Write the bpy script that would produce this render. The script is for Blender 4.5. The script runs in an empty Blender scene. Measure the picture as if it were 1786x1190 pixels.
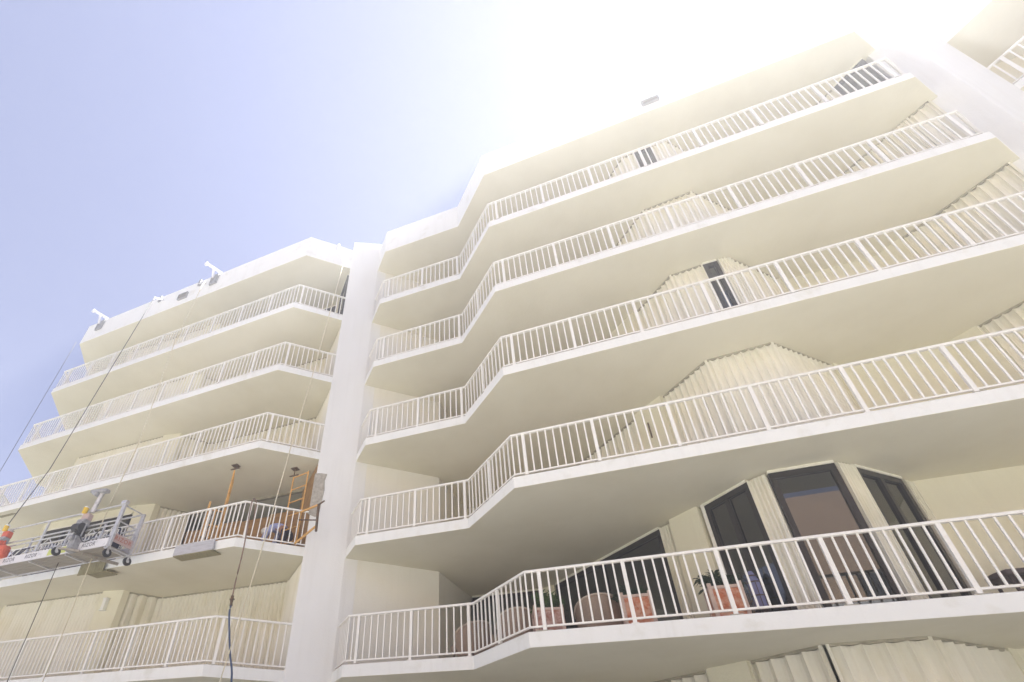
import bpy, bmesh, math, random
from mathutils import Vector, Matrix

S = bpy.context.scene
C = S.collection
rnd = random.Random(7)

# ------------------------------------------------------------------ camera, light, exposure
cam_d = bpy.data.cameras.new("camera")
cam = bpy.data.objects.new("camera", cam_d)
C.objects.link(cam)
S.camera = cam
cam_d.sensor_width = 36.0
cam_d.lens = 36.0 * 860.5 / 1786.0
cam_d.shift_x = 151.8 / 1786.0
cam_d.shift_y = 209.7 / 1786.0
cam_d.clip_start = 0.05
cam_d.clip_end = 3000
a_, b_, c_ = math.radians(123.718), math.radians(1.1433), math.radians(22.286)
cam.matrix_world = Matrix.Rotation(c_, 4, 'Z') @ Matrix.Rotation(a_, 4, 'X') @ Matrix.Rotation(b_, 4, 'Z')

SUN_EL, SUN_AZ = 65.5, 43.0          # degrees; azimuth from +Y towards +X
w = bpy.data.worlds.new("World")
S.world = w
w.use_nodes = True
nt = w.node_tree
nt.nodes.clear()
sky = nt.nodes.new('ShaderNodeTexSky')
sky.sky_type = 'NISHITA'
sky.sun_disc = False
sky.sun_elevation = math.radians(SUN_EL)
sky.sun_rotation = math.radians(SUN_AZ)
sky.air_density = 1.0
sky.dust_density = 0.09
sky.ozone_density = 1.0
bg = nt.nodes.new('ShaderNodeBackground')
bg.inputs['Strength'].default_value = 0.09
wo = nt.nodes.new('ShaderNodeOutputWorld')
tint = nt.nodes.new('ShaderNodeMix')          # the camera's slightly magenta white balance
tint.data_type = 'RGBA'
tint.blend_type = 'MULTIPLY'
tint.inputs[0].default_value = 1.0
tint.inputs[7].default_value = (1.0, 0.745, 0.75, 1)
nt.links.new(sky.outputs[0], tint.inputs[6])
nt.links.new(tint.outputs[2], bg.inputs[0])
nt.links.new(bg.outputs[0], wo.inputs[0])

sd = bpy.data.lights.new("sun", 'SUN')
sd.energy = 5.0
sd.angle = math.radians(0.5)
sd.color = (1.0, 0.98, 0.94)
sun = bpy.data.objects.new("sun", sd)
C.objects.link(sun)
el, az = math.radians(SUN_EL), math.radians(SUN_AZ)
sdir = Vector((math.cos(el) * math.sin(az), math.cos(el) * math.cos(az), math.sin(el)))
sun.rotation_euler = sdir.to_track_quat('Z', 'Y').to_euler()
sun.location = sdir * 60

S.view_settings.view_transform = 'Standard'
S.view_settings.look = 'None'
S.view_settings.gamma = 1.0
S.view_settings.use_curve_mapping = False
S.view_settings.exposure = 1.64
HAZE_D, HAZE_G = 0.0085, 0.40
S.render.engine = 'CYCLES'
S.cycles.max_bounces = 10
S.cycles.diffuse_bounces = 7
S.cycles.volume_bounces = 0
S.cycles.use_denoising = True

# ------------------------------------------------------------------ materials
def new_mat(name):
    m = bpy.data.materials.new(name)
    m.use_nodes = True
    return m, m.node_tree, m.node_tree.nodes['Principled BSDF']

def plain(name, col, rough=0.6, metal=0.0, spec=0.5):
    m, t, p = new_mat(name)
    p.inputs['Base Color'].default_value = (*col, 1)
    p.inputs['Roughness'].default_value = rough
    p.inputs['Metallic'].default_value = metal
    p.inputs['Specular IOR Level'].default_value = spec
    return m

def worn(name, col, col2, scale=3.0, rough=0.6, metal=0.0, stretch=(1, 1, 1), lo=0.45, hi=0.7, bump=0.0, bscale=60, detail=6, streak=0.0):
    m, t, p = new_mat(name)
    tc = t.nodes.new('ShaderNodeNewGeometry')
    mp = t.nodes.new('ShaderNodeMapping')
    mp.inputs['Scale'].default_value = stretch
    n = t.nodes.new('ShaderNodeTexNoise')
    n.inputs['Scale'].default_value = scale
    n.inputs['Detail'].default_value = detail
    n.inputs['Roughness'].default_value = 0.62
    r = t.nodes.new('ShaderNodeMapRange')
    r.inputs['From Min'].default_value = lo
    r.inputs['From Max'].default_value = hi
    mx = t.nodes.new('ShaderNodeMix')
    mx.data_type = 'RGBA'
    mx.inputs[6].default_value = (*col, 1)
    mx.inputs[7].default_value = (*col2, 1)
    t.links.new(tc.outputs['Position'], mp.inputs[0])
    t.links.new(mp.outputs[0], n.inputs['Vector'])
    t.links.new(n.outputs['Fac'], r.inputs['Value'])
    t.links.new(r.outputs[0], mx.inputs[0])
    col_out = mx.outputs[2]
    if streak:            # rain streaks and grime, stretched down the wall
        mp2 = t.nodes.new('ShaderNodeMapping')
        mp2.inputs['Scale'].default_value = (7, 7, 0.35)
        n3 = t.nodes.new('ShaderNodeTexNoise')
        n3.inputs['Scale'].default_value = 1.0
        n3.inputs['Detail'].default_value = 8
        n3.inputs['Roughness'].default_value = 0.7
        r3 = t.nodes.new('ShaderNodeMapRange')
        r3.inputs['From Min'].default_value = 0.52
        r3.inputs['From Max'].default_value = 0.78
        r3.inputs['To Max'].default_value = streak
        mx3 = t.nodes.new('ShaderNodeMix')
        mx3.data_type = 'RGBA'
        mx3.inputs[7].default_value = (0.40, 0.37, 0.28, 1)
        t.links.new(tc.outputs['Position'], mp2.inputs[0])
        t.links.new(mp2.outputs[0], n3.inputs['Vector'])
        t.links.new(n3.outputs['Fac'], r3.inputs['Value'])
        t.links.new(r3.outputs[0], mx3.inputs[0])
        t.links.new(mx.outputs[2], mx3.inputs[6])
        col_out = mx3.outputs[2]
    t.links.new(col_out, p.inputs['Base Color'])
    p.inputs['Roughness'].default_value = rough
    p.inputs['Metallic'].default_value = metal
    if bump:
        n2 = t.nodes.new('ShaderNodeTexNoise')
        n2.inputs['Scale'].default_value = bscale
        n2.inputs['Detail'].default_value = 4
        bp_ = t.nodes.new('ShaderNodeBump')
        bp_.inputs['Strength'].default_value = bump
        bp_.inputs['Distance'].default_value = 0.01
        t.links.new(tc.outputs['Position'], n2.inputs['Vector'])
        t.links.new(n2.outputs['Fac'], bp_.inputs['Height'])
        t.links.new(bp_.outputs[0], p.inputs['Normal'])
    return m

M = {}
M['wall'] = worn('stucco_wall', (0.79, 0.77, 0.62), (0.73, 0.70, 0.55), 0.9, 0.85, stretch=(1, 1, 0.35), lo=0.45, hi=0.85, bump=0.5, bscale=28, streak=0.10)
M['pylon'] = worn('pale_pylon_stucco', (0.81, 0.815, 0.80), (0.76, 0.76, 0.73), 0.9, 0.85, stretch=(1, 1, 0.35), lo=0.45, hi=0.85, bump=0.5, bscale=28, streak=0.12)
M['side'] = worn('bounce_tinted_stucco', (0.80, 0.79, 0.72), (0.75, 0.73, 0.64), 0.9, 0.85, stretch=(1, 1, 0.35), lo=0.45, hi=0.85, bump=0.5, bscale=28, streak=0.1)  # warm bounce light of the recess put into the stucco colour
M['fascia'] = worn('white_fascia_paint', (0.85, 0.86, 0.83), (0.66, 0.65, 0.56), 1.6, 0.7, stretch=(1, 1, 1), lo=0.56, hi=0.85, bump=0.4, bscale=20, streak=0.16)
M['soffit'] = worn('cream_soffit_paint', (0.72, 0.695, 0.56), (0.64, 0.61, 0.47), 0.55, 0.85, lo=0.42, hi=0.8, bump=0.35, bscale=16)
M['tile'] = worn('balcony_floor_tile', (0.55, 0.42, 0.34), (0.47, 0.35, 0.28), 2.0, 0.6)
M['rail'] = worn('white_aluminium_paint', (0.87, 0.86, 0.81), (0.74, 0.71, 0.62), 6.0, 0.45, lo=0.6, hi=0.8)
M['shutter'] = worn('white_shutter_slat', (0.83, 0.815, 0.72), (0.70, 0.67, 0.51), 1.3, 0.5, stretch=(1, 1, 0.5), lo=0.5, hi=0.8, streak=0.30)
M['shade_gap_track'] = worn('shutter_track', (0.42, 0.39, 0.30), (0.26, 0.24, 0.18), 5.0, 0.6)  # track made dark to paint in the shadow gap above the slats
M['bronze'] = plain('dark_bronze_frame', (0.025, 0.02, 0.018), 0.35, 0.3)
M['dark'] = plain('dark_room', (0.05, 0.045, 0.045), 0.8)
M['room'] = plain('room_wall', (0.34, 0.30, 0.26), 0.9)
M['curtain'] = plain('beige_curtain', (0.40, 0.33, 0.25), 0.9)
M['ply'] = worn('plywood_brown', (0.46, 0.28, 0.11), (0.28, 0.16, 0.065), 2.5, 0.8, stretch=(1, 1, 4), lo=0.35, hi=0.7)
M['orange'] = worn('orange_scaffold_paint', (0.74, 0.42, 0.12), (0.42, 0.26, 0.11), 9.0, 0.55, lo=0.5, hi=0.75)
M['rust'] = worn('rusty_steel', (0.10, 0.075, 0.05), (0.20, 0.10, 0.04), 14.0, 0.7)
M['alu'] = worn('scuffed_aluminium', (0.66, 0.66, 0.67), (0.34, 0.34, 0.36), 9.0, 0.42, 0.55, lo=0.5, hi=0.8)
M['toe'] = worn('white_toe_board', (0.70, 0.70, 0.73), (0.44, 0.44, 0.48), 7.0, 0.55, lo=0.55, hi=0.8)
M['deck'] = worn('grey_plank_deck', (0.36, 0.33, 0.28), (0.25, 0.22, 0.17), 5.0, 0.6, 0.2, stretch=(0.3, 4, 1))
M['motor'] = worn('grey_hoist_casing', (0.36, 0.36, 0.37), (0.20, 0.20, 0.21), 12.0, 0.5, 0.2)
M['black'] = plain('black_rubber', (0.02, 0.02, 0.022), 0.6)
M['navy'] = plain('navy_fabric', (0.02, 0.022, 0.06), 0.9)
M['red'] = worn('red_orange_casing', (0.62, 0.09, 0.03), (0.38, 0.05, 0.02), 12.0, 0.45, lo=0.5, hi=0.8)
M['pink'] = plain('faded_pink_sign', (0.50, 0.38, 0.35), 0.6)
M['redink'] = plain('red_lettering', (0.42, 0.14, 0.09), 0.6)
M['ink'] = plain('dark_lettering', (0.12, 0.12, 0.15), 0.6)
M['yellow'] = plain('yellow_label', (0.75, 0.50, 0.03), 0.6)
M['lime'] = plain('lime_sticker', (0.52, 0.58, 0.16), 0.6)
M['rope'] = plain('pale_rope', (0.68, 0.63, 0.48), 0.9)
M['wire'] = plain('steel_wire', (0.09, 0.085, 0.07), 0.6, 0.3)
M['hose_b'] = plain('blue_hose', (0.055, 0.09, 0.17), 0.5)
M['hose_r'] = plain('brown_hose', (0.24, 0.16, 0.12), 0.6)
M['terra'] = worn('terracotta_planter', (0.66, 0.38, 0.26), (0.56, 0.17, 0.07), 9.0, 0.75, lo=0.42, hi=0.6, bump=0.5, bscale=30)
M['pinkstone'] = worn('pink_planter', (0.56, 0.39, 0.34), (0.38, 0.17, 0.12), 9.0, 0.75, lo=0.42, hi=0.62, bump=0.5, bscale=30)
M['rim'] = worn('pale_planter_rim', (0.62, 0.48, 0.40), (0.50, 0.36, 0.30), 14.0, 0.75)
M['leaf_d'] = worn('dark_leaf', (0.020, 0.045, 0.018), (0.035, 0.07, 0.025), 20.0, 0.5)
M['leaf_l'] = worn('light_leaf', (0.10, 0.17, 0.05), (0.05, 0.10, 0.035), 20.0, 0.5)
M['soil'] = plain('soil', (0.04, 0.03, 0.02), 0.95)
M['wicker'] = worn('tan_chair_fabric', (0.33, 0.25, 0.19), (0.25, 0.19, 0.15), 60.0, 0.8)
M['wickerrim'] = plain('pale_chair_piping', (0.52, 0.44, 0.36), 0.7)
M['brownmet'] = plain('dark_brown_metal', (0.075, 0.05, 0.045), 0.5)
M['lantern'] = plain('blue_glass_lantern', (0.20, 0.21, 0.40), 0.25)
M['concrete'] = worn('bare_concrete', (0.50, 0.47, 0.41), (0.30, 0.27, 0.22), 14.0, 0.95, lo=0.35, hi=0.7, bump=0.9, bscale=25)
M['greyply'] = worn('grey_form_board', (0.50, 0.50, 0.53), (0.38, 0.37, 0.38), 5.0, 0.8, stretch=(1, 1, 5))
M['oliveply'] = worn('olive_form_board', (0.30, 0.27, 0.15), (0.18, 0.16, 0.09), 8.0, 0.85, stretch=(4, 1, 1), bump=0.4, bscale=20)
M['white_met'] = plain('white_painted_steel', (0.82, 0.82, 0.84), 0.4)
M['grey_met'] = plain('grey_galvanised_steel', (0.28, 0.28, 0.29), 0.5, 0.4)
M['shirt'] = worn('pale_blue_shirt', (0.42, 0.46, 0.74), (0.34, 0.38, 0.64), 12.0, 0.9)
M['trouser'] = plain('dark_trousers', (0.035, 0.035, 0.055), 0.9)
M['skin'] = plain('skin', (0.42, 0.23, 0.15), 0.6)
M['cap'] = plain('white_hard_hat', (0.80, 0.78, 0.72), 0.4)
M['louvre'] = plain('dark_louvre', (0.12, 0.10, 0.09), 0.6)
M['bounce_paving'] = worn('light_bounce_paving', (0.66, 0.64, 0.58), (0.60, 0.58, 0.53), 0.6, 0.9, bump=0.3, bscale=20)  # pale so that it throws light up to the low soffits
M['ground'] = worn('dim_bounce_ground', (0.13, 0.13, 0.07), (0.10, 0.11, 0.05), 0.6, 0.95, bump=0.3, bscale=20)  # out of view, kept dark to lessen bounce on the upper soffits
M['peach'] = worn('peach_stucco', (0.68, 0.46, 0.29), (0.62, 0.42, 0.27), 0.5, 0.9)

gm, gt, gp = new_mat('tinted_glass')
gt.nodes.clear()
go = gt.nodes.new('ShaderNodeOutputMaterial')
gmix = gt.nodes.new('ShaderNodeMixShader')
gtr = gt.nodes.new('ShaderNodeBsdfTransparent')
gtr.inputs[0].default_value = (0.20, 0.19, 0.185, 1)
ggl = gt.nodes.new('ShaderNodeBsdfGlossy')
ggl.inputs['Roughness'].default_value = 0.015
ggl.inputs[0].default_value = (1, 1, 1, 1)
gfr = gt.nodes.new('ShaderNodeFresnel')
gfr.inputs[0].default_value = 2.0
gt.links.new(gfr.outputs[0], gmix.inputs[0])
gt.links.new(gtr.outputs[0], gmix.inputs[1])
gt.links.new(ggl.outputs[0], gmix.inputs[2])
gt.links.new(gmix.outputs[0], go.inputs[0])
M['glass'] = gm

# ------------------------------------------------------------------ helpers
LOC = {}      # world location of every parent (no parent is rotated)

class MB:
    def __init__(self):
        self.v, self.f, self.mi = [], [], []
    def box(self, c, size, rz=0.0, mi=0, rot=None):
        sx, sy, sz = size[0] / 2, size[1] / 2, size[2] / 2
        R = rot if rot is not None else Matrix.Rotation(rz, 3, 'Z')
        n = len(self.v)
        for z in (-sz, sz):
            for x, y in ((-sx, -sy), (sx, -sy), (sx, sy), (-sx, sy)):
                self.v.append(tuple(Vector(c) + R @ Vector((x, y, z))))
        for q in ((3, 2, 1, 0), (4, 5, 6, 7), (0, 1, 5, 4), (1, 2, 6, 5), (2, 3, 7, 6), (3, 0, 4, 7)):
            self.f.append(tuple(n + i for i in q)); self.mi.append(mi)
        return self
    def bar(self, p, q, wd, ht=None, mi=0):
        p, q = Vector(p), Vector(q)
        d = q - p
        L = d.length
        if L < 1e-6:
            return self
        R = d.to_track_quat('X', 'Z').to_matrix()
        return self.box((p + q) / 2, (L, wd, ht or wd), rot=R, mi=mi)
    def tube(self, pts, r, n=8, mi=0, caps=True):
        pts = [Vector(p) for p in pts]
        base = len(self.v)
        rr = r if isinstance(r, (list, tuple)) else [r] * len(pts)
        for i, p in enumerate(pts):
            d = (pts[min(i + 1, len(pts) - 1)] - pts[max(i - 1, 0)]).normalized()
            R = d.to_track_quat('Z', 'Y').to_matrix()
            for k in range(n):
                a = 2 * math.pi * k / n
                self.v.append(tuple(p + R @ Vector((math.cos(a) * rr[i], math.sin(a) * rr[i], 0))))
        for i in range(len(pts) - 1):
            for k in range(n):
                k2 = (k + 1) % n
                self.f.append((base + i * n + k, base + i * n + k2, base + (i + 1) * n + k2, base + (i + 1) * n + k)); self.mi.append(mi)
        if caps:
            self.f.append(tuple(base + k for k in reversed(range(n)))); self.mi.append(mi)
            self.f.append(tuple(base + (len(pts) - 1) * n + k for k in range(n))); self.mi.append(mi)
        return self
    def prism(self, poly, z0, z1, mi_side=0, mi_bot=None, mi_top=None):
        a = sum(poly[i][0] * poly[(i + 1) % len(poly)][1] - poly[(i + 1) % len(poly)][0] * poly[i][1] for i in range(len(poly)))
        if a < 0:
            poly = poly[::-1]
        n, b = len(poly), len(self.v)
        for z in (z0, z1):
            for x, y in poly:
                self.v.append((x, y, z))
        self.f.append(tuple(b + i for i in reversed(range(n)))); self.mi.append(mi_side if mi_bot is None else mi_bot)
        self.f.append(tuple(b + n + i for i in range(n))); self.mi.append(mi_side if mi_top is None else mi_top)
        for i in range(n):
            j = (i + 1) % n
            self.f.append((b + i, b + j, b + n + j, b + n + i)); self.mi.append(mi_side)
        return self
    def strip(self, pts, wd, z0, z1, mi=0):
        """mitred polyline wall of width wd centred on pts"""
        off = offset(pts, wd / 2)
        off2 = offset(pts, -wd / 2)
        b, n = len(self.v), len(pts)
        for i in range(n):
            for (x, y) in (off[i], off2[i]):
                self.v.append((x, y, z0)); self.v.append((x, y, z1))
        for i in range(n - 1):
            k, l = b + 4 * i, b + 4 * i + 4
            for q in ((k, l, l + 1, k + 1), (k + 3, l + 3, l + 2, k + 2), (k + 1, l + 1, l + 3, k + 3), (k + 2, l + 2, l, k)):
                self.f.append(q); self.mi.append(mi)
        for k in (b, b + 4 * (n - 1)):
            self.f.append((k, k + 1, k + 3, k + 2)); self.mi.append(mi)
        return self
    def mesh(self, name, mats, origin=(0, 0, 0), smooth=False):
        me = bpy.data.meshes.new(name)
        o = Vector(origin)
        me.from_pydata([tuple(Vector(p) - o) for p in self.v], [], self.f)
        for m in (mats if isinstance(mats, (list, tuple)) else [mats]):
            me.materials.append(m)
        for i, p in enumerate(me.polygons):
            p.material_index = self.mi[i]
            p.use_smooth = smooth
        bm = bmesh.new(); bm.from_mesh(me)
        bmesh.ops.recalc_face_normals(bm, faces=bm.faces)
        bm.to_mesh(me); bm.free()
        me.update()
        return me
    def build(self, name, mats, parent=None, smooth=False, bevel=0.0):
        po = LOC.get(parent.name, Vector((0, 0, 0))) if parent else Vector((0, 0, 0))
        if parent:
            origin = po
        else:
            xs = [p[0] for p in self.v]; ys = [p[1] for p in self.v]; zs = [p[2] for p in self.v]
            origin = Vector(((min(xs) + max(xs)) / 2, (min(ys) + max(ys)) / 2, min(zs)))
        me = self.mesh(name, mats, origin, smooth)
        o = bpy.data.objects.new(name, me)
        C.objects.link(o)
        if parent:
            o.parent = parent
            LOC[o.name] = po
        else:
            o.location = origin
            LOC[o.name] = Vector(origin)
        if bevel:
            bv = o.modifiers.new('bevel', 'BEVEL'); bv.width = bevel; bv.segments = 2; bv.limit_method = 'ANGLE'
        return o

def offset(pts, d):
    out = []
    for i, p in enumerate(pts):
        p = Vector(p[:2])
        a = (p - Vector(pts[i - 1][:2])).normalized() if i else None
        b = (Vector(pts[i + 1][:2]) - p).normalized() if i < len(pts) - 1 else None
        if a is None: a = b
        if b is None: b = a
        na, nb = Vector((-a.y, a.x)), Vector((-b.y, b.x))
        m = (na + nb).normalized()
        out.append(tuple(p + m * (d / max(0.3, m.dot(na)))))
    return out

def lerp2(p, q, t):
    return (p[0] + (q[0] - p[0]) * t, p[1] + (q[1] - p[1]) * t)

def empty(name, loc):
    o = bpy.data.objects.new(name, None)
    o.empty_display_size = 0.2
    C.objects.link(o)
    o.location = loc
    LOC[o.name] = Vector(loc)
    return o

def tag(o, label=None, cat=None, group=None, kind=None):
    if label: o['label'] = label
    if cat: o['category'] = cat
    if group: o['group'] = group
    if kind: o['kind'] = kind
    return o

def linked(name, me, loc, rz, parent):
    """object sharing mesh data; loc in world coordinates, parent unrotated"""
    o = bpy.data.objects.new(name, me)
    C.objects.link(o)
    po = LOC[parent.name]
    o.parent = parent
    o.location = Vector(loc) - po
    o.rotation_euler = (0, 0, rz)
    return o

# ------------------------------------------------------------------ measurements of the building
Z = [1.884, 4.784, 7.684, 10.584, 13.484, 16.403]      # undersides of the slabs
T = 0.245                                               # slab thickness
GZ = -1.2                                               # ground
BACK = 16.2
A, B, Cc, D, E_, F = (-6.2, 10.0), (-5.59, 9.38), (-2.79, 9.41), (-1.47, 8.07), (8.38, 8.07), (8.98, 8.69)
H, G, I, J = (-7.07, 9.58), (-8.37, 8.46), (-20.38, 8.57), (-22.25, 10.6)
K0, K1, K2 = (10.62, 9.25), (12.35, 7.58), (18.5, 7.58)

# ground, a sheet to the horizon
gnd = MB().prism([(-900, -900), (900, -900), (900, 900), (-900, 900)], GZ - 0.5, GZ).build('ground', M['ground'])
tag(gnd, kind='structure')
pv_ = MB().box((-2, 1.0, GZ + 0.002), (70, 27, 0.004)).build('bounce_pavement', M['bounce_paving'])  # unseen sheet added to bounce sunlight onto the lower soffits
tag(pv_, kind='structure')

bld = empty('condominium_building', (-6.6, 11.0, GZ))
tag(bld, 'white seven storey condominium block with stacked angular balconies, cream soffits and white railings', 'building')

# slabs ------------------------------------------------------------
right_plan = [(-5.7, 10.75), A, B, Cc, D, E_, F, (9.6, 9.4), (9.6, BACK), (-5.7, BACK)]
left_plan = [(-7.0, 9.64), H, G, I, J, (-22.1, 11.08), (-22.1, BACK), (-7.0, BACK)]
wing_plan = [(10.5, 9.36), K0, K1, K2, (18.5, BACK), (10.5, BACK)]
for k in range(5):
    for plan in (right_plan, left_plan) + ((wing_plan,) if k >= 2 else ()):
        MB().prism(plan, Z[k], Z[k] + T, 0, 1, 2).build('balcony_slab', [M['fascia'], M['soffit'], M['tile']], bld, bevel=0.012)
for plan, hh in ((right_plan, 1.28), (left_plan, 1.17), (wing_plan, 1.28)):
    MB().prism(plan, Z[5], Z[5] + hh, 0, 1, 0).build('roof', [M['fascia'], M['soffit']], bld, bevel=0.015)

# pylons -----------------------------------------------------------
MB().prism([(-7.13, 9.53), (-6.2, 9.985), (-5.95, 10.21), (-5.95, BACK + .1), (-7.13, BACK + .1)], GZ, 18.12).build('pylon', M['pylon'], bld, bevel=0.02)
MB().prism([(8.86, 8.80), (9.35, 8.52), (10.66, 9.215), (11.8, 10.27), (11.8, BACK + .1), (8.86, BACK + .1)], GZ, 18.4).build('pylon', M['pylon'], bld, bevel=0.02)

FL = [GZ] + [z + T for z in Z[:5]]           # floor level of storey 0..5
CE = Z                                        # ceiling of storey s

for s_ in range(6):
    MB().prism([(-5.95, 10.204), (-4.3, 11.61), (-4.12, 13.76), (-4.12, BACK), (-5.94, BACK), (-5.94, 10.5)], FL[s_], CE[s_]).build('wall', M['side'], bld)

def wall(pts, s, th=0.18, mat='wall', z0=None, z1=None, name='wall'):
    return MB().strip(pts, th, FL[s] if z0 is None else z0, CE[s] if z1 is None else z1).build(name, M[mat], bld)

# ---- shutters: every folding slat an object, collected first and linked below
slats = []      # (dist, mesh height key, loc, rz)
PITCH = 0.135
SA = lambda L: 0.64 if L > 0.1 else 0.70
def shutter(p, q, s, pitch=None):
    pitch = pitch or (PITCH if s == 0 else 0.072)
    p, q = Vector(p), Vector(q)
    d = q - p
    L = d.length
    n = max(2, int(round(L / pitch)))
    a = math.atan2(d.y, d.x)
    for i in range(n):
        c = p + d * ((i + 0.5) / n)
        an = SA(L / n)
        slats.append((s, c, a + (an if i % 2 else -an) + rnd.uniform(-.03, .03), L / n))
    z1 = CE[s]
    MB().strip([tuple(p), tuple(q)], 0.03, z1 - 0.04, z1 + 0.0).build('shutter_track', M['shade_gap_track'], bld)
    MB().strip([tuple(p), tuple(q)], 0.07, FL[s], FL[s] + 0.03).build('shutter_track', M['rail'], bld)
    for e in (p, q):
        MB().box((e.x, e.y, (FL[s] + z1) / 2), (0.035, 0.05, z1 - FL[s] - 0.01), rz=a).build('shutter_jamb', M['shutter'], bld)

def stack(p, q, s):
    """folded shutter leaves parked at a corner"""
    p, q = Vector(p), Vector(q)
    d = q - p
    L = d.length
    n = max(3, int(L / 0.032))
    a = math.atan2(d.y, d.x)
    m = MB()
    for i in range(n):
        c = p + d * ((i + .5) / n)
        m.box((c.x, c.y, (FL[s] + CE[s]) / 2 - 0.01), (0.012, rnd.uniform(0.12, 0.16), CE[s] - FL[s] - 0.07), rz=a + (0.28 if i % 2 else -0.28))
    m.strip([tuple(p), tuple(q)], 0.05, FL[s] + 0.01, CE[s] - 0.03)
    return m.build('shutter_stack', M['shutter'], bld)

def window(p, q, s, mull=1, z1=None):
    z0, z1 = FL[s], (CE[s] if z1 is None else z1)
    p2, q2 = Vector(p), Vector(q)
    m = MB()
    fw = 0.085
    m.strip([p, q], 0.09, z1 - 0.16, z1 - 0.05)
    m.strip([p, q], 0.09, z0, z0 + 0.10)
    d = (q2 - p2).normalized()
    L = (q2 - p2).length
    for t in [0] + [i / (mull + 1) for i in range(1, mull + 1)] + [1]:
        c = p2 + (q2 - p2) * t
        if t == 0: c = c + d * fw / 2
        if t == 1: c = c - d * fw / 2
        m.box((c.x, c.y, (z0 + z1) / 2 - 0.03), (fw, 0.10, z1 - z0 - 0.28), rz=math.atan2(d.y, d.x))
    fr = m.build('window', M['bronze'], bld)
    MB().strip([tuple(p2 + d * 0.06), tuple(q2 - d * 0.06)], 0.012, z0 + 0.09, z1 - 0.15).build('pane', M['glass'], fr)
    MB().strip([p, q], 0.13, z1 - 0.05, z1).build('window_head_track', M['shutter'], bld)
    return fr

# right wing envelope ----------------------------------------------
def right_storey(s):
    # long diagonal out of the recess
    P0, P1 = (-1.55, 13.5), (1.2, 10.66)
    PA, PB = (1.31, 10.52), (1.80, 10.06)
    B0, B1 = (2.64, 9.14), (3.84, 9.05)
    B2, W0, W1 = (5.1, 10.2), (5.25, 10.33), (7.12, 10.33)
    R0, R1 = (7.46, 9.98), (8.84, 8.74)
    if s == 1:
        window((-4.05, 13.8), (-1.95, 13.8), s, 0)
        wall([(-1.95, 13.82), (-1.6, 13.62)], s, 0.16)
        window(P0, (1.08, 10.76), s, 1)
        stack((1.10, 10.74), (1.27, 10.58), s)
    else:
        wall([(-4.12, 13.82), (-1.6, 13.82)], s, 0.16)
        shutter(P0, P1, s)
    wall([(1.235, 10.60) if s != 1 else PA, PB], s, 0.20)
    if s == 1:
        MB().box((1.87, 9.99, (FL[s] + CE[s]) / 2), (0.07, 0.1, CE[s] - FL[s]), rz=-.8).build('door_jamb', M['rail'], bld)
        window((1.90, 9.97), (2.55, 9.24), s, 1)
        stack((2.56, 9.24), (2.80, 9.07), s)
        window((2.82, 9.06), (3.80, 9.05), s, 0)
        stack((3.82, 9.05), (4.10, 9.25), s)
        window((4.12, 9.30), (5.00, 10.05), s, 1)
        stack((5.03, 10.08), (5.25, 10.30), s)
    elif s == 3:
        shutter(PB, B0, s); shutter(B0, (3.33, 9.09), s)
        window((3.34, 9.10), (3.64, 9.10), s, 0)
        stack((3.66, 9.06), (3.90, 9.10), s); shutter((3.92, 9.12), B2, s)
    elif s == 5:
        shutter(PB, B0, s); shutter(B0, (2.96, 9.09), s)
        window((3.0, 9.10), (3.45, 9.10), s, 0); shutter((3.48, 9.09), B1, s)
        shutter(B1, B2, s)
    else:
        shutter(PB, (2.60, 9.18) if s == 0 else B0, s); shutter((2.675, 9.135) if s == 0 else B0, B1, s); shutter(B1, B2, s)
    wall([B2, W0, W1, R0], s, 0.12)
    if s == 5:
        shutter(R0, (8.18, 9.34), s); window((8.22, 9.31), (8.74, 8.83), s, 0)
    elif s == 4:
        shutter(R0, (8.2, 9.3), s); stack((8.22, 9.28), (8.5, 9.03), s); shutter((8.52, 9.01), R1, s)
    else:
        shutter(R0, R1, s)

def left_storey(s):
    Q0, Q1, Q2 = (-7.22, 9.72), (-8.47, 10.87), (-13.02, 10.85)
    Q3, Q4, Q5, Q6 = (-13.62, 10.12), (-13.66, 9.99), (-14.30, 9.86), (-18.6, 9.78)
    Q7, Q8 = (-19.7, 10.9), (-22.0, 11.02)
    if s == 2:        # storey under repair: shutters off, plywood behind
        wall([Q0, Q1], s, 0.10, 'ply', z1=CE[s] - 0.05, name='plywood_sheet')
        for i_ in range(4):
            wall([(-8.52 - i_ * 1.13, 10.93 + .012 * (i_ % 2)), (-9.63 - i_ * 1.13, 10.93 + .012 * (i_ % 2))], s, 0.03, 'ply', z1=CE[s] - 0.62 - .05 * (i_ % 2), name='plywood_sheet')
        MB().strip([(-8.4, 10.86), (-13.0, 10.86)], 0.10, CE[s] - 0.05, CE[s]).build('shutter_track', M['shade_gap_track'], bld)
        shutter((-13.0, 10.8), Q3, s)
        window((-14.40, 9.86), (-18.5, 9.80), s, 3, z1=7.43)
        wall([(-14.32, 9.86), (-18.58, 9.79)], s, 0.12, z0=7.43)
    elif s == 5:
        window((-7.3, 9.75), (-8.0, 10.44), s, 0)
        wall([(-8.02, 10.46), Q1], s, 0.1)
        window((-8.52, 10.87), (-12.95, 10.85), s, 4); shutter(Q2, Q3, s); shutter(Q5, Q6, s)
    else:
        shutter(Q0, Q1, s); shutter(Q1, Q2, s); shutter(Q2, Q3, s, 0.13); shutter(Q5, Q6, s)
    wall([Q3, Q4, Q5], s, 0.14)
    wall([Q6, Q7, Q8, (-22.02, BACK)], s, 0.14)

for s in range(6):
    right_storey(s)
    left_storey(s)
    if s >= 3:
        wall([(11.75, 10.33), (18.5, 10.33)], s, 0.16)
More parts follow.
